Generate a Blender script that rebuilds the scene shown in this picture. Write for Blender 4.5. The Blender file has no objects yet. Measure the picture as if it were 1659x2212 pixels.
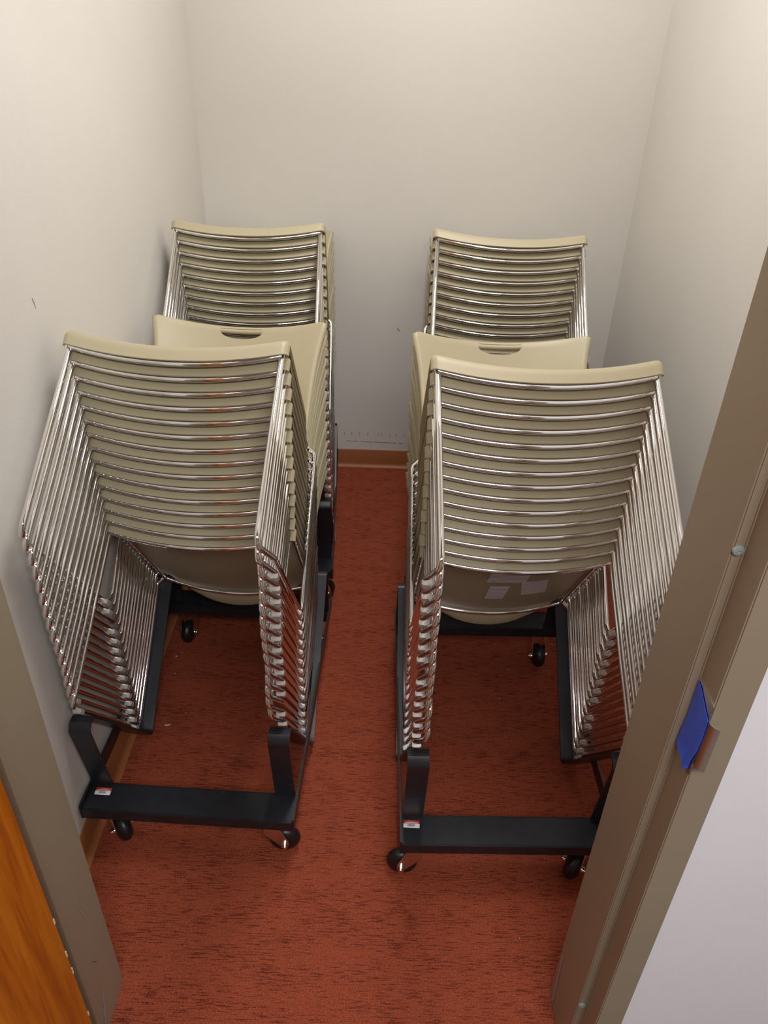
import bpy, bmesh, math, random
from mathutils import Vector, Matrix
random.seed(7)
R = math.radians
scn = bpy.context.scene
col = scn.collection

# ------------------------------------------------------------------ camera
FPX, PITCH, YAW, ROLL, CAMH = 1704.22, R(33.6027), R(-0.1765), R(1.9484), 1.7169
cam = bpy.data.cameras.new('camera')
cam.sensor_fit = 'HORIZONTAL'; cam.sensor_width = 36.0
cam.lens = 36.0 * FPX / 1659.0
cam.clip_start = 0.02
camo = bpy.data.objects.new('camera', cam); col.objects.link(camo)
fw = Vector((-math.sin(YAW)*math.cos(PITCH), math.cos(YAW)*math.cos(PITCH), -math.sin(PITCH)))
r0 = Vector((math.cos(YAW), math.sin(YAW), 0)); u0 = r0.cross(fw)
rr = math.cos(ROLL)*r0 + math.sin(ROLL)*u0
uu = -math.sin(ROLL)*r0 + math.cos(ROLL)*u0
camo.matrix_world = Matrix(((rr.x, uu.x, -fw.x, 0), (rr.y, uu.y, -fw.y, 0), (rr.z, uu.z, -fw.z, CAMH), (0, 0, 0, 1)))
scn.camera = camo

# ------------------------------------------------------------------ world, lights, exposure
w = bpy.data.worlds.new('world'); scn.world = w; w.use_nodes = True
w.node_tree.nodes['Background'].inputs[0].default_value = (0.8, 0.85, 0.95, 1)
w.node_tree.nodes['Background'].inputs[1].default_value = 0.05
def area(name, loc, sx, sy, power, color, rot=(0, 0, 0)):
    l = bpy.data.lights.new(name, 'AREA'); l.shape = 'RECTANGLE'; l.size = sx; l.size_y = sy
    l.energy = power; l.color = color
    o = bpy.data.objects.new(name, l); o.location = loc; o.rotation_euler = rot; col.objects.link(o)
    return o
CLOSET_LAMP = (0.12, 1.85, 2.60)
HALL_LAMP = (0.38, -0.75, 2.66)
area('closet_lamp', (CLOSET_LAMP[0], CLOSET_LAMP[1], CLOSET_LAMP[2]-.012), .26, 1.15, 15.5, (1.0, .98, .95))
area('hall_lamp', (HALL_LAMP[0], HALL_LAMP[1], HALL_LAMP[2]-.012), 1.15, .55, 37.0, (.98, .98, 1.0))
vs = scn.view_settings
vs.view_transform = 'Standard'; vs.look = 'None'; vs.gamma = 1.0; vs.use_curve_mapping = False
vs.exposure = 0.42

# ------------------------------------------------------------------ materials
def newmat(name):
    m = bpy.data.materials.new(name); m.use_nodes = True
    nt = m.node_tree; b = nt.nodes['Principled BSDF']
    return m, nt, b
def srgb(r, g, b):
    f = lambda c: (c/255/12.92) if c/255 <= .04045 else ((c/255+.055)/1.055)**2.4
    return (f(r), f(g), f(b), 1)
def coords(nt, scale=(1, 1, 1), kind='Object'):
    tc = nt.nodes.new('ShaderNodeTexCoord'); mp = nt.nodes.new('ShaderNodeMapping')
    mp.inputs['Scale'].default_value = scale
    nt.links.new(tc.outputs[kind], mp.inputs['Vector']); return mp
def noise(nt, vec, scale, detail=4, rough=.5):
    n = nt.nodes.new('ShaderNodeTexNoise'); n.inputs['Scale'].default_value = scale
    n.inputs['Detail'].default_value = detail; n.inputs['Roughness'].default_value = rough
    nt.links.new(vec.outputs[0], n.inputs['Vector']); return n
def ramp(nt, src, stops):
    r = nt.nodes.new('ShaderNodeValToRGB')
    while len(r.color_ramp.elements) < len(stops): r.color_ramp.elements.new(.5)
    for e, (p, c) in zip(r.color_ramp.elements, stops): e.position = p; e.color = c
    nt.links.new(src, r.inputs['Fac']); return r
def bump(nt, b, src, strength, dist):
    n = nt.nodes.new('ShaderNodeBump'); n.inputs['Strength'].default_value = strength
    n.inputs['Distance'].default_value = dist
    nt.links.new(src, n.inputs['Height']); nt.links.new(n.outputs[0], b.inputs['Normal']); return n
def simple(name, color, rough=.5, metal=0., var=.0, vscale=8., bmp=0., bscale=200., bdist=.001, spec=None, coat=0.):
    m, nt, b = newmat(name)
    b.inputs['Roughness'].default_value = rough; b.inputs['Metallic'].default_value = metal
    if spec is not None: b.inputs['Specular IOR Level'].default_value = spec
    if coat: b.inputs['Coat Weight'].default_value = coat
    mp = coords(nt)
    n = noise(nt, mp, vscale)
    c = color
    lo = tuple(x*(1-var) for x in c[:3]) + (1,); hi = tuple(min(1, x*(1+var)) for x in c[:3]) + (1,)
    rp = ramp(nt, n.outputs['Fac'], [(.3, lo), (.7, hi)])
    nt.links.new(rp.outputs[0], b.inputs['Base Color'])
    if bmp:
        n2 = noise(nt, mp, bscale, 2); bump(nt, b, n2.outputs['Fac'], bmp, bdist)
    return m

M = {}
M['wall'] = simple('painted_wall', (.70, .668, .618, 1), .62, var=.015, vscale=3, bmp=.25, bscale=260, bdist=.0012)
M['hallwall'] = simple('hall_wall_paint', (.88, .85, .89, 1), .6, var=.012, vscale=5, bmp=.2, bscale=240, bdist=.001)
M['hallfloor'] = simple('hall_floor', (.17, .125, .105, 1), .6, var=.15, vscale=20)
M['hallfar'] = simple('hall_far_wall_paint', (.30, .265, .24, 1), .6, var=.03, vscale=4)
M['ceiling'] = simple('ceiling_paint', (.75, .73, .69, 1), .8, var=.02)
M['plastic'] = simple('beige_plastic', (.395, .343, .220, 1), .42, var=.015, vscale=14, bmp=.12, bscale=900, bdist=.0004)
M['chrome'] = simple('chrome', (.86, .85, .84, 1), .06, metal=1., var=.01)
M['steel'] = simple('zinc_steel', (.72, .71, .70, 1), .22, metal=1., var=.04, vscale=60)
M['black'] = simple('black_powder_coat', (.012, .013, .017, 1), .36, var=.25, vscale=40, bmp=.15, bscale=700, bdist=.0003)
M['rubber'] = simple('black_rubber', (.010, .010, .011, 1), .38, var=.2)
M['cove'] = simple('brown_vinyl_base', srgb(151, 92, 52), .5, var=.06, vscale=12)
M['jamb'] = simple('taupe_frame_paint', srgb(150, 136, 115), .42, var=.03, vscale=5, bmp=.12, bscale=500, bdist=.0004)
M['tape'] = simple('blue_tape', (.050, .120, .72, 1), .38, var=.10, vscale=60, bmp=.4, bscale=120, bdist=.001)
M['silencer'] = simple('grey_rubber', srgb(142, 154, 150), .7, var=.06, vscale=200)
M['dark'] = simple('dark_mark', (.05, .045, .045, 1), .8)
M['pale'] = simple('pale_scuff', srgb(170, 160, 168), .6, var=.15, vscale=90)
M['greyscuff'] = simple('grey_scuff', srgb(118, 112, 110), .8, var=.2, vscale=120)
M['crumb'] = simple('paper_crumb', srgb(205, 180, 170), .8, var=.1)
M['chip'] = simple('bare_chip', srgb(235, 205, 160), .7)
M['white'] = simple('label_white', (.80, .80, .84, 1), .4)
M['red'] = simple('label_red', srgb(178, 44, 38), .4)
M['ink'] = simple('label_ink', (.02, .02, .025, 1), .5)
M['troffer'] = simple('lamp_housing', (.8, .8, .8, 1), .4)

# clear plastic glide
m, nt, b = newmat('clear_plastic'); M['glide'] = m
b.inputs['Base Color'].default_value = (.86, .82, .74, 1); b.inputs['Roughness'].default_value = .18
b.inputs['Transmission Weight'].default_value = .62; b.inputs['IOR'].default_value = 1.46
mp = coords(nt); n = noise(nt, mp, 160, 2)
rp = ramp(nt, n.outputs['Fac'], [(.3, (.80, .75, .68, 1)), (.7, (.92, .88, .82, 1))]); nt.links.new(rp.outputs[0], b.inputs['Base Color'])

# lamp diffuser
m, nt, b = newmat('lamp_diffuser'); M['diffuser'] = m
b.inputs['Emission Color'].default_value = (1, .97, .93, 1); b.inputs['Emission Strength'].default_value = 2.0

# paper sticker with rows of fine print
m, nt, b = newmat('printed_paper'); M['paper'] = m
mp = coords(nt, (1, 1, 1), 'UV'); wv = nt.nodes.new('ShaderNodeTexWave'); wv.wave_type = 'BANDS'; wv.bands_direction = 'Y'
wv.inputs['Scale'].default_value = 3.2; wv.inputs['Distortion'].default_value = .6
nt.links.new(mp.outputs[0], wv.inputs['Vector'])
mp2 = coords(nt, (30, 9, 1), 'UV'); n2 = noise(nt, mp2, 2.2, 3)
mul = nt.nodes.new('ShaderNodeMath'); mul.operation = 'MULTIPLY'
nt.links.new(wv.outputs['Fac'], mul.inputs[0]); nt.links.new(n2.outputs['Fac'], mul.inputs[1])
rp = ramp(nt, mul.outputs[0], [(.22, (.72, .70, .72, 1)), (.5, (.36, .35, .38, 1))])
nt.links.new(rp.outputs[0], b.inputs['Base Color']); b.inputs['Roughness'].default_value = .6

# carpet: short loop pile in ribs, dark flecks running across the room
m, nt, b = newmat('red_carpet'); M['carpet'] = m
mp = coords(nt, (13, 175, 1)); n1 = noise(nt, mp, 2.0, 4, .62)
mpb = coords(nt, (4, 14, 1)); n1b = noise(nt, mpb, 1.6, 3)
mpc = coords(nt, (1, 1, 1)); n3 = noise(nt, mpc, 330, 3, .7)
base = ramp(nt, n3.outputs['Fac'], [(.30, (.165, .032, .0145, 1)), (.72, (.44, .098, .046, 1))])
add = nt.nodes.new('ShaderNodeMath'); add.operation = 'MULTIPLY_ADD'; add.inputs[1].default_value = .26
nt.links.new(n1b.outputs['Fac'], add.inputs[0]); nt.links.new(n1.outputs['Fac'], add.inputs[2])
fl = ramp(nt, add.outputs[0], [(.655, (0, 0, 0, 1)), (.735, (1, 1, 1, 1))])
mx = nt.nodes.new('ShaderNodeMix'); mx.data_type = 'RGBA'
mfac = nt.nodes.new('ShaderNodeMath'); mfac.operation = 'MULTIPLY'
n4 = noise(nt, mpc, 420, 1); fr = ramp(nt, n4.outputs['Fac'], [(.38, (.35, .35, .35, 1)), (.6, (1, 1, 1, 1))])
nt.links.new(fl.outputs[0], mfac.inputs[0]); nt.links.new(fr.outputs[0], mfac.inputs[1])
mf2 = nt.nodes.new('ShaderNodeMath'); mf2.operation = 'MULTIPLY'; mf2.inputs[1].default_value = .92
nt.links.new(mfac.outputs[0], mf2.inputs[0])
nt.links.new(mf2.outputs[0], mx.inputs['Factor'])
nt.links.new(base.outputs[0], mx.inputs['A']); mx.inputs['B'].default_value = (.060, .008, .005, 1)
nt.links.new(mx.outputs['Result'], b.inputs['Base Color'])
b.inputs['Roughness'].default_value = .95; b.inputs['Specular IOR Level'].default_value = .15
mpr = coords(nt, (1, .25, 1)); nr = noise(nt, mpr, 420, 2)
bump(nt, b, nr.outputs['Fac'], .9, .004)

# varnished wood
m, nt, b = newmat('orange_wood'); M['wood'] = m
mp = coords(nt, (2, 14, 1.2)); n = noise(nt, mp, 2.5, 6, .6)
mp2 = coords(nt, (30, 90, 3)); n2 = noise(nt, mp2, 3, 3)
ad = nt.nodes.new('ShaderNodeMath'); ad.operation = 'MULTIPLY_ADD'; ad.inputs[1].default_value = .35
nt.links.new(n2.outputs['Fac'], ad.inputs[0]); nt.links.new(n.outputs['Fac'], ad.inputs[2])
rp = ramp(nt, ad.outputs[0], [(.45, srgb(150, 72, 8)), (.65, srgb(186, 98, 14)), (.85, srgb(205, 120, 24))])
nt.links.new(rp.outputs[0], b.inputs['Base Color']); b.inputs['Roughness'].default_value = .34

# ------------------------------------------------------------------ mesh helpers
class MB:
    def __init__(s): s.v = []; s.f = []; s.m = []; s.uv = {}
    def add(s, vs_, fs_, mi=0):
        o = len(s.v); s.v += [tuple(v) for v in vs_]
        for f in fs_: s.f.append(tuple(i+o for i in f)); s.m.append(mi)
    def box(s, a, b_, mi=0, mat=None):
        x0, y0, z0 = a; x1, y1, z1 = b_
        vv = [(x, y, z) for x in (x0, x1) for y in (y0, y1) for z in (z0, z1)]
        if mat: vv = [mat @ Vector(v) for v in vv]
        s.add(vv, [(0, 1, 3, 2), (4, 6, 7, 5), (0, 4, 5, 1), (2, 3, 7, 6), (0, 2, 6, 4), (1, 5, 7, 3)], mi)
    def tube(s, pts, r, n=10, cap=True, frames=None, mi=0):
        fr = frames or transport(pts)
        ring = []
        for p, (a, bb) in zip(pts, fr):
            ring += [p + (a*math.cos(t) + bb*math.sin(t))*r for t in [2*math.pi*k/n for k in range(n)]]
        fs_ = []
        for i in range(len(pts)-1):
            for k in range(n):
                fs_.append((i*n+k, i*n+(k+1) % n, (i+1)*n+(k+1) % n, (i+1)*n+k))
        if cap:
            fs_.append(tuple(range(n-1, -1, -1))); fs_.append(tuple((len(pts)-1)*n+k for k in range(n)))
        s.add(ring, fs_, mi)
    def lathe(s, prof, n=20, mat=Matrix(), mi=0):   # prof: (radius, height) about local Z
        vv = []
        for (r_, h) in prof:
            vv += [mat @ Vector((r_*math.cos(2*math.pi*k/n), r_*math.sin(2*math.pi*k/n), h)) for k in range(n)]
        fs_ = []
        for i in range(len(prof)-1):
            for k in range(n): fs_.append((i*n+k, i*n+(k+1) % n, (i+1)*n+(k+1) % n, (i+1)*n+k))
        fs_.append(tuple(range(n-1, -1, -1))); fs_.append(tuple((len(prof)-1)*n+k for k in range(n)))
        s.add(vv, fs_, mi)
    def prism(s, poly, z0, z1, mat=Matrix(), mi=0):
        n = len(poly)
        vv = [mat @ Vector((x, y, z0)) for x, y in poly] + [mat @ Vector((x, y, z1)) for x, y in poly]
        s.add(vv, [tuple(range(n-1, -1, -1)), tuple(range(n, 2*n))] + [(k, (k+1) % n, n+(k+1) % n, n+k) for k in range(n)], mi)
    def mesh(s, name, mats, smooth=None, off=(0, 0, 0)):
        me = bpy.data.meshes.new(name)
        me.from_pydata([(v[0]-off[0], v[1]-off[1], v[2]-off[2]) for v in s.v], [], s.f)
        for m_ in (mats if isinstance(mats, (list, tuple)) else [mats]): me.materials.append(m_)
        me.polygons.foreach_set('material_index', s.m)
        bm = bmesh.new(); bm.from_mesh(me); bmesh.ops.recalc_face_normals(bm, faces=bm.faces); bm.to_mesh(me); bm.free()
        if smooth:
            me.polygons.foreach_set('use_smooth', [True]*len(me.polygons))
            me.set_sharp_from_angle(angle=R(smooth))
        me.update(); return me
def transport(pts):
    fr = []; t0 = (pts[1]-pts[0]).normalized()
    a = t0.orthogonal().normalized()
    for i, p in enumerate(pts):
        t = ((pts[min(i+1, len(pts)-1)] - pts[max(i-1, 0)])).normalized()
        a = (a - t*a.dot(t)).normalized(); fr.append((a, t.cross(a)))
    return fr
def round_path(cs, seg=6):
    """cs: list of (Vector, radius). returns points and the index of each corner's middle."""
    out = [cs[0][0]]; mids = [0]
    for i in range(1, len(cs)-1):
        p, r = cs[i]; a = (cs[i-1][0]-p); b_ = (cs[i+1][0]-p)
        la, lb = a.length, b_.length; a.normalize(); b_.normalize()
        ang = a.angle(b_); d = min(r/math.tan(ang/2), la*.48, lb*.48)
        p0, p1 = p+a*d, p+b_*d
        ks = [(1-t)**2*p0 + 2*t*(1-t)*p + t*t*p1 for t in [k/seg for k in range(seg+1)]]
        # circular arc
        c = p + (a+b_).normalized()*(d/math.cos(ang/2)); rr_ = (p0-c).length
        ks = [c + ((1-t)*(p0-c)+t*(p1-c)).normalized()*rr_ for t in [k/seg for k in range(seg+1)]]
        out += ks; mids.append(len(out)-1-seg//2)
    out.append(cs[-1][0]); mids.append(len(out)-1)
    return out, mids
def link(name, me, parent=None, loc=None, rot=None):
    o = bpy.data.objects.new(name, me); col.objects.link(o)
    if parent: o.parent = parent
    if loc: o.location = loc
    if rot: o.rotation_euler = rot
    return o
def tag(o, label=None, cat=None, group=None, kind=None):
    if label: o['label'] = label
    if cat: o['category'] = cat
    if group: o['group'] = group
    if kind: o['kind'] = kind
    return o
def boxobj(name, a, b_, mat, parent=None, bevel=0.):
    mb = MB(); mb.box(a, b_); me = mb.mesh(name, mat)
    if bevel:
        bm = bmesh.new(); bm.from_mesh(me)
        bmesh.ops.bevel(bm, geom=bm.edges[:], offset=bevel, segments=2, affect='EDGES'); bm.to_mesh(me); bm.free()
    return link(name, me, parent)

# ------------------------------------------------------------------ the room
XL, XR, YB, YN = -.668, .854, 2.937, .80
CEIL = 2.62
FACE = .6416                                # hall-side face of the steel door frame
DL, DR, YS = -.502, .378, .8142             # stop faces of the two jambs, far edge of the stop
tag(boxobj('floor_hall', (-2.6, -2.2, -.05), (2.6, .60, 0), M['hallfloor']), kind='structure')
floor = tag(boxobj('floor', (-2.6, .60, -.05), (2.6, YB+.1, 0), M['carpet']), 'red loop carpet with dark flecks', None, kind='structure')
wb = tag(boxobj('wall_back', (XL-.1, YB, 0), (XR+.1, YB+.1, CEIL), M['wall']), kind='structure')
wl = tag(boxobj('wall_left', (XL-.1, YN-.1, 0), (XL, YB, CEIL), M['wall']), kind='structure')
wr = tag(boxobj('wall_right', (XR, YN-.1, 0), (XR+.1, YB, CEIL), M['wall']), kind='structure')
tag(boxobj('ceiling', (XL-.1, FACE+.01, CEIL), (XR+.1, YB+.1, CEIL+.1), M['ceiling']), kind='structure')
WF = FACE + .013                            # hall-side plane of the front wall
OL, OR = DL-.062, DR+.062                   # rough opening
tag(boxobj('wall_front_left', (-2.6, WF, 0), (OL, YN, 2.72), M['hallwall']), kind='structure')
tag(boxobj('wall_front_right', (OR, WF, 0), (2.6, YN, 2.72), M['hallwall']), kind='structure')
tag(boxobj('wall_front_head', (OL, WF, 2.19), (OR, YN, 2.72), M['hallwall']), kind='structure')
# the hall that the photograph is taken from
tag(boxobj('wall_hall', (-2.6, -2.3, 0), (2.6, -2.2, 2.72), M['hallfar']), kind='structure')
tag(boxobj('wall_hall_left', (-2.7, -2.3, 0), (-2.6, YN, 2.72), M['hallfar']), kind='structure')
tag(boxobj('wall_hall_right', (2.6, -2.3, 0), (2.7, YN, 2.72), M['hallfar']), kind='structure')
tag(boxobj('ceiling_hall', (-2.7, -2.3, 2.72), (2.7, FACE+.2, 2.8), M['ceiling']), kind='structure')

def baseboard(name, p0, p1, inward):
    """vinyl cove base: flat strip with a toe that sweeps onto the carpet"""
    prof = [(0, 0), (.019, 0), (.019, .003), (.011, .006), (.006, .012), (.0045, .020), (.004, .078), (.0025, .081), (0, .081)]
    mb = MB(); d = Vector(p1)-Vector(p0); n = Vector(inward)
    vv = [Vector(p0) + n*a + Vector((0, 0, z)) for a, z in prof] + [Vector(p1) + n*a + Vector((0, 0, z)) for a, z in prof]
    k = len(prof)
    mb.add(vv, [tuple(range(k)), tuple(range(2*k-1, k-1, -1))] + [(i, (i+1) % k, k+(i+1) % k, k+i) for i in range(k)])
    return tag(link(name, mb.mesh(name, M['cove'], 30)), kind='structure')
baseboard('baseboard_back', (XL+.0005, YB-.0005, 0), (XR-.0005, YB-.0005, 0), (0, -1, 0))
baseboard('baseboard_left', (XL+.0005, YN, 0), (XL+.0005, YB-.02, 0), (1, 0, 0))
baseboard('baseboard_right', (XR-.0005, YN, 0), (XR-.0005, YB-.02, 0), (-1, 0, 0))

# steel door frame: stop, rabbet, face and return, one folded section per side
def jamb(name, x_stop, s):
    prof = [(0, YS), (0, .6905), (.0135, .6905), (.0135, FACE), (.0575, FACE), (.0575, WF+.02), (.064, WF+.02), (.064, YN-.002), (.05, YN+.012), (.05, YS)]
    poly = [(x_stop + s*a, y) for a, y in prof]
    mb = MB(); mb.prism(poly, 0.001, 2.17)
    me = mb.mesh(name, M['jamb'])
    bm = bmesh.new(); bm.from_mesh(me)
    es = [e for e in bm.edges if abs(e.verts[0].co.z-e.verts[1].co.z) > 1]
    bmesh.ops.bevel(bm, geom=es, offset=.0018, segments=2, affect='EDGES'); bm.to_mesh(me); bm.free()
    return tag(link(name, me), kind='structure')
jr = jamb('trim_1', DR, 1); jr['label'] = 'taupe painted steel door jamb on the right'
jl = jamb('trim_2', DL, -1); jl['label'] = 'taupe painted steel door jamb on the left'
tag(boxobj('trim_3', (DL-.0575, FACE, 2.11), (DR+.0575, YN+.01, 2.17), M['jamb']), kind='structure')
# rubber silencers pressed into the stop
for z in (1.2238, .2190):
    mb = MB(); mt = Matrix.Translation((DR+.0062, .6905, z)) @ Matrix.Rotation(R(90), 4, 'X')
    mb.lathe([(.0062, -.001), (.0068, .0012), (.0058, .0032), (.0022, .0040), (.0009, .0030)], 18, mt)
    o = link('door_silencer', mb.mesh('door_silencer', M['silencer'], 40), jr); o['label'] = 'grey rubber bumper button'
# strike plate in the rabbet with its curved lip over the face
mb = MB(); xr_ = DR+.0135
arc = [(xr_-.0012, .688), (xr_-.0012, .652), (xr_-.0012, .640), (xr_-.0005, .6335), (xr_+.003, .6285), (xr_+.008, .6258)]
th = [(xr_+.0006, .688), (xr_+.0006, .652), (xr_+.0006, .6405), (xr_+.0012, .6345), (xr_+.0042, .630), (xr_+.0086, .6276)]
def strip_poly(z0, z1, i0, i1):
    pl = arc[i0:i1+1] + th[i0:i1+1][::-1]; mb.prism(pl, z0, z1)
strip_poly(.915, 1.035, 0, 2); strip_poly(.937, 1.012, 2, 5)
o = link('strike_plate', mb.mesh('strike_plate', M['steel'], 40), jr); o['label'] = 'metal latch strike with a curved lip'
# the piece of painter's tape stuck over the strike, crumpled at its lower end
mb = MB()
out = [(.6885, 1.030), (.6795, 1.0300), (.6555, 1.0195), (.6395, 1.0130), (.6380, .985), (.6400, .958), (.6440, .936), (.6450, .922), (.6500, .9130), (.6560, .9140), (.6640, .920), (.6860, .9215), (.6880, .97)]
cx = sum(p[0] for p in out)/len(out); cz = sum(p[1] for p in out)/len(out)
N = len(out); vv = []; rings = [1.0, .82, .6, .35]
for q in rings:
    for i, (y, z) in enumerate(out):
        zz = cz+(z-cz)*q; yy = cy_ = cx+(y-cx)*q
        crump = max(0, (.945-zz)/.03)*random.uniform(.0, .004)
        vv.append((xr_-.0022-random.uniform(0, .0007)-crump, yy, zz))
vv.append((xr_-.0024, cx, cz))
nb = len(vv); vv += [(v[0]+.0004, v[1], v[2]) for v in vv]
fs = []
for j in range(len(rings)-1):
    for i in range(N):
        a, b2, c_, d_ = j*N+i, j*N+(i+1) % N, (j+1)*N+(i+1) % N, (j+1)*N+i
        fs.append((a, b2, c_, d_)); fs.append((nb+d_, nb+c_, nb+b2, nb+a))
for i in range(N):
    fs.append(((len(rings)-1)*N+i, (len(rings)-1)*N+(i+1) % N, nb-1)); fs.append((nb+(len(rings)-1)*N+(i+1) % N, nb+(len(rings)-1)*N+i, 2*nb-1))
    fs.append((i, nb+i, nb+(i+1) % N, (i+1) % N))
mb.add(vv, fs)
tag(link('painters_tape', mb.mesh('painters_tape', M['tape'], 25)), "crumpled strip of blue painter's tape over the latch strike", 'tape')

# scratches on the frame: thin worn lines, each lying on its jamb
def scratch(parent, pts, wd, nrm, mat, name='scratch'):
    mb = MB(); n = Vector(nrm)
    pts = [Vector(p) for p in pts]
    for a, b2 in zip(pts, pts[1:]):
        d = (b2-a).normalized(); side = d.cross(n)*wd*.5
        mb.add([a-side+n*.0004, a+side+n*.0004, b2+side*.7+n*.0004, b2-side*.7+n*.0004], [(0, 1, 2, 3)])
    return link(name, mb.mesh(name, mat), parent)
for (y, z0, z1, dy, wd) in [(.745, .41, .33, .012, .0012), (.76, .37, .33, .008, .0009), (.735, .11, .035, -.02, .0045), (.722, .085, .03, -.016, .0016), (.79, .57, .54, .004, .0007)]:
    scratch(jl, [(DL+.0002, y, z0), (DL+.0002, y+dy*.4, (z0+z1)/2+.004), (DL+.0002, y+dy, z1)], wd, (1, 0, 0), M['pale'])
scratch(jl, [(DL+.0002, .748, .20), (DL+.0002, .735, .225)], .0011, (1, 0, 0), M['dark'])
for (y, z0, z1, dy, wd) in [(.755, .80, .74, .008, .0008), (.765, .745, .68, -.006, .0008), (.775, .56, .52, .005, .0008), (.78, .40, .36, .006, .0007), (.802, .17, .01, -.012, .007), (.79, .10, .01, -.004, .002), (.77, .63, .60, .01, .0007)]:
    scratch(jr, [(DR-.0002, y, z0), (DR-.0002, y+dy*.6, (z0+z1)/2), (DR-.0002, y+dy, z1)], wd, (-1, 0, 0), M['pale'])
# marks on the closet walls
scratch(wl, [(XL+.0002, 1.4405, 1.214), (XL+.0002, 1.445, 1.204), (XL+.0002, 1.4470, 1.192)], .0016, (1, 0, 0), M['dark'], 'scuff_mark')
for i in range(9):
    x = -.16+i*.028+random.uniform(-.006, .006); ln = random.uniform(.014, .034)
    scratch(wb, [(x, YB-.0002, .1215-.0004*i), (x+ln*.5, YB-.0002, .119-.0004*i+random.uniform(-.001, .001)), (x+ln, YB-.0002, .1205-.0004*i)], .0022, (0, -1, 0), M['greyscuff'], 'scuff_mark')
for i in range(9):
    x = -.16+i*.031+random.uniform(-.01, .01)
    scratch(wb, [(x, YB-.0002, .162), (x+random.uniform(-.002, .002), YB-.0002, .146)], random.uniform(.0015, .003), (0, -1, 0), M['greyscuff'], 'scuff_mark')
scratch(wb, [(.036, YB-.0002, .622), (.043, YB-.0002, .611), (.048, YB-.0002, .611)], .006, (0, -1, 0), M['pale'], 'scuff_mark')
for (y, z, dy, dz) in [(1.55, .93, .015, -.03), (1.44, .98, .02, -.035), (1.50, .80, .02, -.03), (1.46, .76, .03, -.05), (1.5, 1.08, .02, -.04)]:
    scratch(wr, [(XR-.0002, y, z), (XR-.0002, y+dy, z+dz)], .0016, (-1, 0, 0), M['pale'], 'scuff_mark')

# wooden door standing open at a right angle into the hall
dr = boxobj('door_1', (-.512, -.27, .012), (-.468, .6345, 2.10), M['wood'], bevel=.0015); tag(dr, 'orange varnished wooden door standing open on the left', kind='structure')
for z in (.545, .452, .405, .398, .26):
    mb = MB(); h = random.uniform(.003, .008); t = random.uniform(.0015, .0032)
    mb.box((-.468-t, .6345-t, z-h), (-.4676, .6349, z+h)); link('paint_chip', mb.mesh('paint_chip', M['chip']), dr)

# ceiling lamps
def lamp(name, loc, sx, sy, label):
    t = link(name, None, None, loc); tag(t, label, 'ceiling lamp')
    mb = MB(); mb.box((-sx/2-.03, -sy/2-.03, 0), (sx/2+.03, sy/2+.03, .018)); link('housing', mb.mesh('lamp_housing', M['troffer']), t)
    mb = MB(); mb.box((-sx/2, -sy/2, -.008), (sx/2, sy/2, 0)); link('diffuser', mb.mesh('lamp_diffuser', M['diffuser']), t)
lamp('ceiling_lamp', (CLOSET_LAMP[0], CLOSET_LAMP[1], CLOSET_LAMP[2]), .30, 1.10, 'long white ceiling lamp over the chair stacks')
lamp('ceiling_lamp', (HALL_LAMP[0], HALL_LAMP[1], 2.70), 1.15, .55, 'white ceiling lamp in the hall outside')

# ------------------------------------------------------------------ the stacking chair
# local axes: X across, Y to the back, Z up; drawn about the welded front corner, then moved to the feet
OFF = Vector((0, .235, -.4))
RAD = .0058
def side_path(s):
    cs = [(Vector((.2040*s, .462, .0215)), 0), (Vector((.2053*s, .0045, .0275)), .016), (Vector((.2048*s, -.0237, -.3876)), .020),
          (Vector((.2262*s, .052, -.3876)), .030), (Vector((.2262*s, .5045, -.3876)), .028), (Vector((.2255*s, .4640, .006)), .014), (Vector((.2075*s, .4600, .0225)), 0)]
    return round_path(cs, 8)
parts = []                                   # (part name, mesh)
def tubepart(name, pts, frames=None):
    mb = MB(); mb.tube(pts, RAD, 12, True, frames); parts.append((name, mb.mesh(name, M['chrome'], 50, OFF)))
for s in (-1, 1):
    pts, mid = side_path(s); fr = transport(pts)
    for nm, a, b2 in (('side_rail', 0, 1), ('front_leg', 1, 2), ('sled_runner', 2, 4), ('rear_leg', 4, 6)):
        i, j = mid[a], mid[b2]; tubepart(nm, pts[i:j+1], fr[i:j+1])
SAG = .028
fr_pts = [Vector((x, -.0005, -SAG*(1-(x/.2053)**2))) for x in [-.2053+.4106*k/28 for k in range(29)]]
tubepart('front_rail', fr_pts)
rr_pts = [Vector((x, .4590+.004*(1-(x/.204)**2), .0210-.0325*(1-(x/.204)**2))) for x in [-.204+.408*k/28 for k in range(29)]]
tubepart('rear_rail', rr_pts)

# one-piece shell: profile at the side edge (y, z, half width, downward dish, backward bulge)
def lerp(a, b2, t): return a+(b2-a)*t
prof = []
for k in range(5): prof.append((-.0100, lerp(-.0010, .0180, k/4), .2175, SAG, 0))
for k in range(1, 8):
    a = R(90*k/7); prof.append((-.0100+.0165*(1-math.cos(a)), .0180+.0165*math.sin(a), .2175, SAG, 0))
for k in range(1, 22):
    t = k/21; y = lerp(.0065, .424, t); wd = .2175 if t < .70 else lerp(.2175, .1985, ((t-.70)/.30)**1.5)
    prof.append((y, lerp(.0345, .0295, t), wd, lerp(SAG, .034, t), .045*t**4))
bc = (.424, .0295+.042)
for k in range(1, 9):
    a = R(-90+88*k/8); t = k/8
    prof.append((bc[0]+.042*math.cos(a), bc[1]+.042*math.sin(a), lerp(.1985, .1965, math.sin(t*math.pi)), (.034+.036*math.sin(min(1, t*2.2)*math.pi/2) if t < .4 else .070*(1-((t-.375)/.625)**1.3)) if t < 1 else 0, lerp(.045, .090, t**.55)))
NB0 = len(prof)-5
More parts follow.
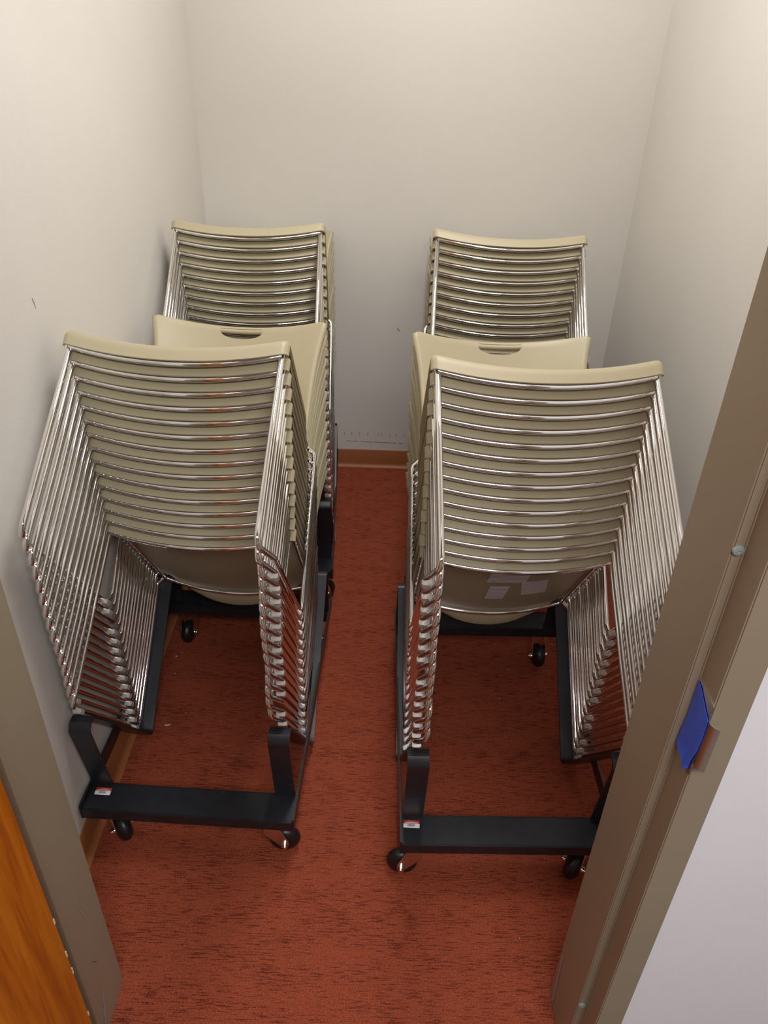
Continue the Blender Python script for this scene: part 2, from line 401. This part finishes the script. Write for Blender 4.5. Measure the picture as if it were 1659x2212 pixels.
y1, z1 = prof[-1][0], prof[-1][1]
for k in range(1, 25):
    t = k/24
    prof.append((lerp(y1, .4270, t**1.3), lerp(z1, .3600, t), .1985+.010*t+.0205*t**3.2 - (0 if t < .96 else .0015), 0, lerp(.090, .046, t**.55)))
for k in range(1, 4):
    a = R(30*k); prof.append((.4270+.006*(1-math.cos(a)), .3600+.006*math.sin(a), .2275-.0028*k, 0, .046))
# inward normal of the profile, used to roll the side edges over
PN = []
for i in range(len(prof)):
    p_, q_ = prof[max(i-1, 0)], prof[min(i+1, len(prof)-1)]
    t_ = Vector((q_[0]-p_[0], q_[1]-p_[1])).normalized(); PN.append((t_.y, -t_.x))
NX = 28
def shell_pt(i, f):
    y, z, wd, sag, blg = prof[i]
    d = 1-abs(f)**2.1
    e = min(1, max(0, (abs(f)-.94)/.06)); c = 1-math.sqrt(max(0, 1-e*e*.97))
    dep = .0135 if i < 13 else (lerp(.0135, .008, min(1, (i-12)/10)) if i < 34 else .012)
    return Vector((wd*f, y + blg*d + PN[i][0]*dep*c, z + .002 - sag*d + PN[i][1]*dep*c))
fgrid = [-1, -.997, -.99, -.98, -.967, -.953, -.94] + [-.94+1.88*k/22 for k in range(1, 22)] + [.94, .953, .967, .98, .99, .997, 1]; NX = len(fgrid)-1
def shell_normal(i, f):
    i0, i1 = max(i-1, 0), min(i+1, len(prof)-1); d = .01
    a = shell_pt(i1, f)-shell_pt(i0, f); b2 = shell_pt(i, min(1, f+d))-shell_pt(i, max(-1, f-d))
    n = a.cross(b2); n.normalize(); return n
THK = .0021
def shell_mesh(name, i0, i1):
    mb = MB(); rows = list(range(i0, i1+1)); n = NX+1; vv = []
    for sgn in (1, -1):
        for i in rows:
            for f in fgrid: vv.append(shell_pt(i, f)+shell_normal(i, f)*THK*sgn)
    K = len(rows)*n; fs_ = []
    for a in range(len(rows)-1):
        for k in range(NX):
            p0 = a*n+k; fs_.append((p0, p0+1, p0+n+1, p0+n)); fs_.append((K+p0+n, K+p0+n+1, K+p0+1, K+p0))
    for k in range(NX):
        fs_.append((k, K+k, K+k+1, k+1)); e = (len(rows)-1)*n+k; fs_.append((e, e+1, K+e+1, K+e))
    for a in range(len(rows)-1):
        p0 = a*n; fs_.append((p0, p0+n, K+p0+n, K+p0)); p0 = a*n+NX; fs_.append((p0, K+p0, K+p0+n, p0+n))
    mb.add(vv, fs_); return mb.mesh(name, M['plastic'], 50, OFF)
seat_me = shell_mesh('seat', 0, NB0); back_me = shell_mesh('backrest', NB0, len(prof)-1)
# hand-hold cut through the top of the back: straight upper edge, curved lower edge
ctop = shell_pt(len(prof)-4, 0)
zt = ctop.z - .0005
mb = MB(); poly = [(-.054, zt-.001), (.054, zt-.001)] + [(.054*math.cos(R(a)), zt-.011-.0165*math.sin(R(a))) for a in range(0, 181, 15)]
poly = [(x, z) for x, z in poly]
mb.prism(poly, -.05, .05, Matrix.Translation((0, ctop.y, 0)) @ Matrix.Rotation(R(90), 4, 'X'))
cut = link('cutter', mb.mesh('cutter', M['plastic'], None, OFF)); tmp = link('tmp', back_me)
bo = tmp.modifiers.new('b', 'BOOLEAN'); bo.object = cut; bo.operation = 'DIFFERENCE'; bo.solver = 'EXACT'
dg = bpy.context.evaluated_depsgraph_get(); dg.update()
back2 = bpy.data.meshes.new_from_object(tmp.evaluated_get(dg)); back2.name = 'backrest'
bpy.data.objects.remove(tmp); bpy.data.objects.remove(cut)
# rolled grip along the upper edge of the hand-hold
bm = bmesh.new(); bm.from_mesh(back2)
gp = MB(); gpts = []
for k in range(13):
    x = -.056+.112*k/12; f = x/.2185; d = 1-abs(f)**2.1
    gpts.append(Vector((x, .4280+.046*d+.0035, zt-.0055)))
gp.tube(gpts, .0066, 12); gm = gp.mesh('grip', M['plastic'], 50, OFF); bm.from_mesh(gm)
bm.to_mesh(back2); bm.free()
back2.polygons.foreach_set('use_smooth', [True]*len(back2.polygons)); back2.set_sharp_from_angle(angle=R(50))
parts.append(('seat', seat_me)); parts.append(('backrest', back2))
# clear snap-on glides under the runners
def glide_mesh(s, y, ang):
    mt = Matrix.Translation((.2262*s, y, -.3876)) @ Matrix.Rotation(ang, 4, 'Z')
    mb = MB(); x0, x1 = (-.0125*s, .0065*s)
    xa, xb = min(x0, x1), max(x0, x1)
    mb.box((xa, -.012, -.0108), (xb, .012, .001), 0, mt)
    me = mb.mesh('glide', M['glide'], None, OFF)
    bm = bmesh.new(); bm.from_mesh(me); bmesh.ops.bevel(bm, geom=bm.edges[:], offset=.0018, segments=2, affect='EDGES')
    bm.to_mesh(me); bm.free()
    me.polygons.foreach_set('use_smooth', [True]*len(me.polygons)); me.set_sharp_from_angle(angle=R(40))
    return me
GL = {}
for s in (-1, 1):
    GL[(s, 'f')] = glide_mesh(s, .062, 0); GL[(s, 'r')] = glide_mesh(s, .462, 0)
    mb = MB(); mb.lathe([(.0045, 0), (.0045, .0025), (.003, .0042), (.001, .0046)], 12, Matrix.Translation((.197*s, .437, .0175)) @ Matrix.Rotation(R(180), 4, 'X'))
    parts.append(('rivet', mb.mesh('rivet', M['chrome'], 40, OFF)))

# ------------------------------------------------------------------ stacks (measured from the photograph)
S0 = (0., 1.1204+.004); STEP = (.0018, -.0325); TILT = R(-53.9)
STACKS = {
    'front left':  dict(x=-.4065, y=1.4256, r=-2.15, d=-.0005),
    'front right': dict(x=.3013, y=1.3761, r=1.08, d=.0003),
    'rear left':   dict(x=-.4092, y=2.3247, r=2.4, d=.0004),
    'rear right':  dict(x=.3389, y=2.3000, r=-2.79, d=.0001)}
ORD = ['', 'second', 'third', 'fourth', 'fifth', 'sixth', 'seventh', 'eighth', 'ninth', 'tenth', 'eleventh', 'twelfth', 'thirteenth', 'fourteenth']
MISSING = {('front left', 0, 1, 'f'), ('front left', 12, 1, 'f'), ('front right', 7, -1, 'f'), ('front right', 11, 1, 'r'), ('front right', 8, 1, 'r'), ('front left', 2, -1, 'r')}
def chair(stack, k):
    st = STACKS[stack]; a = R(st['r'])
    jx, jr_ = (random.uniform(-.0012, .0012), R(random.uniform(-.16, .16))) if k else (0, 0)
    base = Matrix.Translation((st['x'], st['y'], 0)) @ Matrix.Rotation(a, 4, 'Z')
    loc = base @ Vector((st['d']*k+jx, S0[0]+STEP[0]*k, S0[1]+STEP[1]*k))
    rot = Matrix.Rotation(a+jr_, 4, 'Z') @ Matrix.Rotation(TILT, 4, 'X')
    t = bpy.data.objects.new('stacking_chair', None); col.objects.link(t); t.empty_display_size = .05
    t.location = loc + (rot @ OFF); t.rotation_euler = rot.to_euler('XYZ')
    pos = 'topmost' if k == 0 else ('bottom' if k == 14 else ORD[k] + ' from the top')
    if k == 0: lab = f'beige plastic and chrome stacking chair, topmost of the {stack} stack'
    elif k == 14 and stack == 'front right': lab = 'bottom chair of the front right stack, with paper labels under its beige seat'
    elif k == 14: lab = f'beige plastic and chrome stacking chair, bottom one of the {stack} stack'
    else: lab = f'beige plastic and chrome stacking chair, {pos} in the {stack} stack'
    tag(t, lab, 'chair', 'stacking chairs nested on the dollies')
    for nm, me in parts: link(nm, me, t)
    for (s, e), me in GL.items():
        if (stack, k, s, e) not in MISSING: link('glide', me, t)
    return t
CH = {}
for stack in STACKS:
    for k in range(15): CH[(stack, k)] = chair(stack, k)

# paper labels stuck to the underside of the lowest front right seat
def seat_label(cx_, cy_, w_, h_, rot):
    mb = MB(); n = 6; vv = []; uvs = []
    ys = [p[0] for p in prof]
    for j in range(n+1):
        for i in range(n+1):
            a, b2 = (i/n-.5)*w_, (j/n-.5)*h_
            x = cx_ + a*math.cos(rot)-b2*math.sin(rot); y = cy_ + a*math.sin(rot)+b2*math.cos(rot)
            ii = min(range(13, 31), key=lambda q_: abs(ys[q_]-y)); f = x/prof[ii][2]
            jj = ii+1 if ys[ii] < y else ii-1; t = (y-ys[ii])/(ys[jj]-ys[ii]) if jj != ii else 0
            p = shell_pt(ii, f).lerp(shell_pt(jj, f), t); p.x = x; p.y = y
            vv.append((p.x, p.y, p.z-THK-.0006)); uvs.append((i/n, j/n))
    K = len(vv); vv += [(v[0], v[1], v[2]-.0003) for v in vv]
    fs_ = []
    for j in range(n):
        for i in range(n):
            p0 = j*(n+1)+i; fs_.append((p0, p0+1, p0+n+2, p0+n+1)); fs_.append((K+p0+n+1, K+p0+n+2, K+p0+1, K+p0))
    mb.add(vv, fs_); me = mb.mesh('paper_label', M['paper'], None, OFF)
    uvl = me.uv_layers.new(name='UVMap'); offv = OFF
    for lp in me.loops: uvl.data[lp.index].uv = uvs[lp.vertex_index % K]
    o = link('paper_label', me, CH[('front right', 14)]); o['label'] = 'white paper label with fine print'
seat_label(.006, .140, .096, .110, R(1)); seat_label(-.004, .281, .049, .115, R(0)); seat_label(.084, .243, .064, .118, R(-9))

# ------------------------------------------------------------------ dollies
PT, LIP, HW = .150, .120, .2395              # plate top, bottom of its folded lip, half width
A_, C_ = -.3326, -.2585                      # front plate, front and back edge
A2, C2 = .455, .381                          # rear plate
cT, sT = math.cos(TILT), math.sin(TILT)
def from_chair(x, y, z, k=14):               # chair coordinates -> dolly coordinates
    return Vector((x, S0[0]+STEP[0]*k + cT*y - sT*z, S0[1]+STEP[1]*k + sT*y + cT*z))
def strip(path, xs, width, thick):
    """flat bar swept along a path; xs = centre line x per point; thickness lies on the left of travel"""
    n = len(path); vv = []
    for i in range(n):
        t = (path[min(i+1, n-1)]-path[max(i-1, 0)]).normalized(); nr = Vector((0, -t.z, t.y))
        for dx, dn in ((-width/2, 0), (width/2, 0), (width/2, -thick), (-width/2, -thick)):
            p = path[i]+nr*dn; vv.append((xs[i]+dx, p.y, p.z))
    fs_ = [(0, 1, 2, 3), tuple(4*(n-1)+q_ for q_ in (3, 2, 1, 0))]
    for i in range(n-1):
        for q_ in range(4): fs_.append((4*i+q_, 4*i+(q_+1) % 4, 4*(i+1)+(q_+1) % 4, 4*(i+1)+q_))
    return vv, fs_
def channel(y0, y1, sgn):                    # folded plate: flat top, lips down on both long edges
    mb = MB(); t = .003
    mb.box((-HW, y0, PT-t), (HW, y1, PT))
    mb.box((-HW, y0-t, LIP), (HW, y0, PT)); mb.box((-HW, y1, LIP+.006), (HW, y1+t, PT))
    me = mb.mesh('cross_plate', M['black'])
    bm = bmesh.new(); bm.from_mesh(me); bmesh.ops.bevel(bm, geom=bm.edges[:], offset=.0012, segments=2, affect='EDGES'); bm.to_mesh(me); bm.free()
    return me
dolly_parts = [('cross_plate', channel(A_+.003, C_, 1)), ('cross_plate', channel(C2, A2-.003, 1))]
for s in (-1, 1):
    mb = MB(); mb.box((min(s*HW, s*(HW+.0045)), A_, LIP-.002), (max(s*HW, s*(HW+.0045)), A2, PT+.010))
    me = mb.mesh('side_bar', M['black']); bm = bmesh.new(); bm.from_mesh(me); bmesh.ops.bevel(bm, geom=bm.edges[:], offset=.001, segments=2, affect='EDGES'); bm.to_mesh(me); bm.free()
    dolly_parts.append(('side_bar', me))
    # bent cradle: front post, slope under the runners, back slope behind the rear legs, rear post
    zs = -.3876-.0125
    P1 = from_chair(0, -.030, zs); P2 = from_chair(0, .5165, zs); P3 = from_chair(0, .470, .090)
    P1.x = P2.x = P3.x = 0
    post_b = Vector((0, C_-.004, PT)); rear_b = Vector((0, C2+.012, PT))
    pth, mid = round_path([(post_b, 0), (P1, .022), (P2, .012), (P3, .018), (rear_b, 0)], 8)
    L = [0]
    for a, b2 in zip(pth, pth[1:]): L.append(L[-1]+(b2-a).length)
    def xc(i):
        l = L[i]/L[mid[1]]
        if i <= mid[1]: return .2140
        t = min(1, (L[i]-L[mid[1]])/(L[mid[2]]-L[mid[1]])); return lerp(.2140, .2195, t)
    xs = [s*xc(i) for i in range(len(pth))]
    for nm, a, b2 in (('front_post', 0, 1), ('runner_support', 1, 2), ('leg_support', 2, 3), ('rear_post', 3, 4)):
        i, j = mid[a], mid[b2]; mb = MB(); vv, fs_ = strip(pth[i:j+1], xs[i:j+1], .046, .005); mb.add(vv, fs_)
        dolly_parts.append((nm, mb.mesh(nm, M['black'], 45)))
    # foot tab of each post on its plate
    for y in (C_-.004, C2+.012):
        mb = MB(); xx = s*(.214 if y < 0 else .2195)
        ya, yb_ = (y-.006, y+.004) if y < 0 else (y-.004, y+.014)
        mb.box((xx-.023, ya, PT), (xx+.023, yb_, PT+.004)); dolly_parts.append(('weld_tab', mb.mesh('weld_tab', M['black'])))

# caster: fork (part) with wheel, axle bolt, mounting plate and bolts
WR = .036
mb = MB(); tr = .030
mb.lathe([(.016, LIP+.010), (.020, LIP+.006), (.020, LIP-.006), (.014, LIP-.012)], 20)
for sd in (-1, 1):
    out = [(-.018, .108), (.016, .108), (tr+.009, WR+.012), (tr+.0095, WR-.004), (tr+.002, WR-.010), (tr-.007, WR-.007), (-.016, .078)]
    mb.prism(out, sd*.0192-.0012, sd*.0192+.0012, Matrix.Rotation(R(90), 4, 'X'))
mb.box((-.016, -.0204, .1055), (.014, .0204, .1085))
fork_me = mb.mesh('caster', M['steel'], 35)
mt = Matrix.Translation((tr, 0, WR)) @ Matrix.Rotation(R(90), 4, 'X')
mb = MB(); mb.lathe([(.010, -.0168), (.018, -.0168), (.025, -.0152), (.0305, -.0118), (.0342, -.0070), (.0358, -.0025), (.0360, 0), (.0358, .0025), (.0342, .0070), (.0305, .0118), (.025, .0152), (.018, .0168), (.010, .0168)], 32, mt)
wheel_me = mb.mesh('wheel', M['rubber'], 40)
mb = MB(); mb.lathe([(.003, -.0302), (.0042, -.0295), (.0042, -.0258), (.0075, -.0258), (.0075, -.0204), (.004, -.0204), (.004, .0204), (.0075, .0204), (.0075, .0258), (.0042, .0258), (.0042, .0295), (.003, .0302)], 12, mt)
bolt_me = mb.mesh('axle_bolt', M['chrome'], 35)
mb = MB(); mb.box((-.030, -.026, LIP+.008), (.030, .026, LIP+.0115)); plate_me = mb.mesh('mounting_plate', M['black'])
mb = MB(); mb.lathe([(.003, LIP+.0035), (.006, LIP+.0040), (.006, LIP+.008)], 6)
mbolt_me = mb.mesh('mounting_bolt', M['steel'], 30)

# red and white inventory sticker with barcode
def sticker(parent, x, y, rot):
    t = link('inventory_sticker', None, parent, (x, y, PT+.0002)); t.rotation_euler = (0, 0, rot)
    def rect(nm, a, b2, c, d, z, mat):
        mb = MB(); mb.box((a, b2, z), (c, d, z+.0003)); return mb
    mb = MB(); W2, H2, c = .0182, .0097, .0020
    poly = []
    for cx_, cy_, a0 in ((W2-c, H2-c, 0), (-W2+c, H2-c, 90), (-W2+c, -H2+c, 180), (W2-c, -H2+c, 270)):
        poly += [(cx_+c*math.cos(R(a0+q_)), cy_+c*math.sin(R(a0+q_))) for q_ in (0, 30, 60, 90)]
    mb.prism(poly, 0, .0003)
    me = mb.mesh('inventory_sticker', M['white'])
    t.parent = None; bpy.data.objects.remove(t)
    t = link('inventory_sticker', me, parent, (x, y, PT+.0002), (0, 0, rot)); t['label'] = 'small red and white barcode sticker'
    mb = MB(); top = [(px, py) for px, py in poly if py > H2-c-.0001] 
    mb.prism([(W2, .0010)] + top + [(-W2, .0010)], .0003, .0005); link('red_band', mb.mesh('red_band', M['red']), t)
    mb = MB(); xx = -.0085
    for wd in (7, 4, 9, 3, 5, 8, 4, 3, 9, 5, 4, 8, 3, 6): 
        mb.box((xx, -.0060, .0003), (xx+wd*.00011, -.0004, .0005)); xx += wd*.00011+.00055
    link('barcode', mb.mesh('barcode', M['ink']), t)
    cu = bpy.data.curves.new('text', 'FONT'); cu.body = 'Property of'; cu.size = .0034; cu.align_x = 'CENTER'; cu.resolution_u = 1
    to = link('tmp_text', cu, None); dg_ = bpy.context.evaluated_depsgraph_get(); dg_.update()
    tm = bpy.data.meshes.new_from_object(to.evaluated_get(dg_)); bpy.data.objects.remove(to)
    tm.name = 'lettering'; tm.materials.clear(); tm.materials.append(M['white'])
    link('lettering', tm, t, (0, .0060, .0007))
    mb = MB(); xx = -.0145
    for wd in (5, 3, 4, 6, 2, 4, 5, 3, 5, 4, 6, 3, 4, 5, 3): 
        h = random.uniform(.0014, .0020); mb.box((xx, .0025, .0005), (xx+wd*.0004, .0025+h, .0007)); xx += wd*.0004+.00035
    link('lettering', mb.mesh('lettering', M['white']), t)

CAST = {  # swivel angle of each caster: front left, front right, rear left, rear right
    'front left': (-48, 6, 265, 280), 'front right': (174, 232, 265, 278), 'rear left': (60, 30, 90, 90), 'rear right': (150, 120, 90, 90)}
for stack, st in STACKS.items():
    t = link('chair_dolly', None, None, (st['x'], st['y'], 0), (0, 0, R(st['r'])))
    t.empty_display_size = .05
    side = {'front left': 'black steel chair dolly under the front left stack, beside the left wall',
            'front right': 'black steel chair dolly under the front right stack, nearest the steel door jamb',
            'rear left': 'black steel chair dolly under the rear left stack by the back wall',
            'rear right': 'black steel chair dolly under the rear right stack by the back wall'}[stack]
    tag(t, side, 'dolly', 'wheeled dollies under the chair stacks')
    for nm, me in dolly_parts: link(nm, me, t)
    MOUNT = {'front left': ((-.197, -.268), (.184, -.295), (-.193, .424), (.19, .424)), 'front right': ((-.2055, -.298), (.183, -.276), (-.193, .42), (.19, .42))}.get(stack, ((-.19, -.295), (.19, -.295), (-.19, .42), (.19, .42)))
    for (x, y), ang in zip(MOUNT, CAST[stack]):
        c = link('caster', fork_me, t, (x, y, 0), (0, 0, R(ang)))
        link('wheel', wheel_me, c); link('axle_bolt', bolt_me, c)
        mp_ = link('mounting_plate', plate_me, c); mp_.rotation_euler = (0, 0, -R(ang))
        
        for bx in (-.022, .022): link('mounting_bolt', mbolt_me, c, Matrix.Rotation(-R(ang), 3, 'Z') @ Vector((bx, -.018, 0)))
    if stack == 'front left': sticker(t, -.207, -.2805, R(0))
    if stack == 'front right': sticker(t, -.2175, -.2800, R(-2))

# ------------------------------------------------------------------ litter on the carpet
def crumb(x, y, sz, label, grp=None, name='paper_crumb'):
    bm = bmesh.new(); bmesh.ops.create_icosphere(bm, subdivisions=1, radius=1)
    for v in bm.verts: v.co *= random.uniform(.6, 1.15)
    bmesh.ops.scale(bm, vec=(sz, sz*.7, sz*.45), verts=bm.verts)
    zmin = min(v.co.z for v in bm.verts)
    bmesh.ops.translate(bm, vec=(0, 0, -zmin), verts=bm.verts)
    me = bpy.data.meshes.new(name); bm.to_mesh(me); bm.free(); me.materials.append(M['crumb'])
    o = link(name, me, None, (x, y, 0), (0, 0, random.uniform(0, 6.28)))
    tag(o, label, 'litter', grp); return o
# torn scrap under the front left stack
mb = MB(); pl = [(-.009, .001), (-.004, -.0025), (.001, -.003), (.005, -.0005), (.009, .003), (.004, .0025), (.0, .0008), (-.005, .0032)]
mb.prism(pl, .0008, .0022); sc = link('paper_scrap', mb.mesh('paper_scrap', M['crumb']), None, (-.5739, 1.4823, 0), (0, 0, .1)); tag(sc, 'torn white paper scrap on the red carpet under the front left stack', 'litter')
G = 'tiny pale crumbs scattered on the carpet'
for x, y, sz in [(-.5557, 1.3238, .0018), (-.628, 1.382, .0016), (-.1457, 2.8536, .003), (.3294, .9228, .0014), (-.5341, 1.5274, .002), (.3993, 1.7369, .0022),
                 (-.600, 1.68, .0022), (-.59, 1.72, .0016), (-.625, 1.66, .002), (-.588, 1.60, .0015), (-.612, 1.75, .0045), (-.598, 1.765, .002), (.55, 1.86, .002), (.545, 1.90, .0018), (.36, 1.62, .002), (.20, 1.02, .0012), (-.35, 1.20, .0014), (-.24, .99, .0014)]:
    crumb(x, y, sz, 'tiny pale crumb on the red carpet', G)
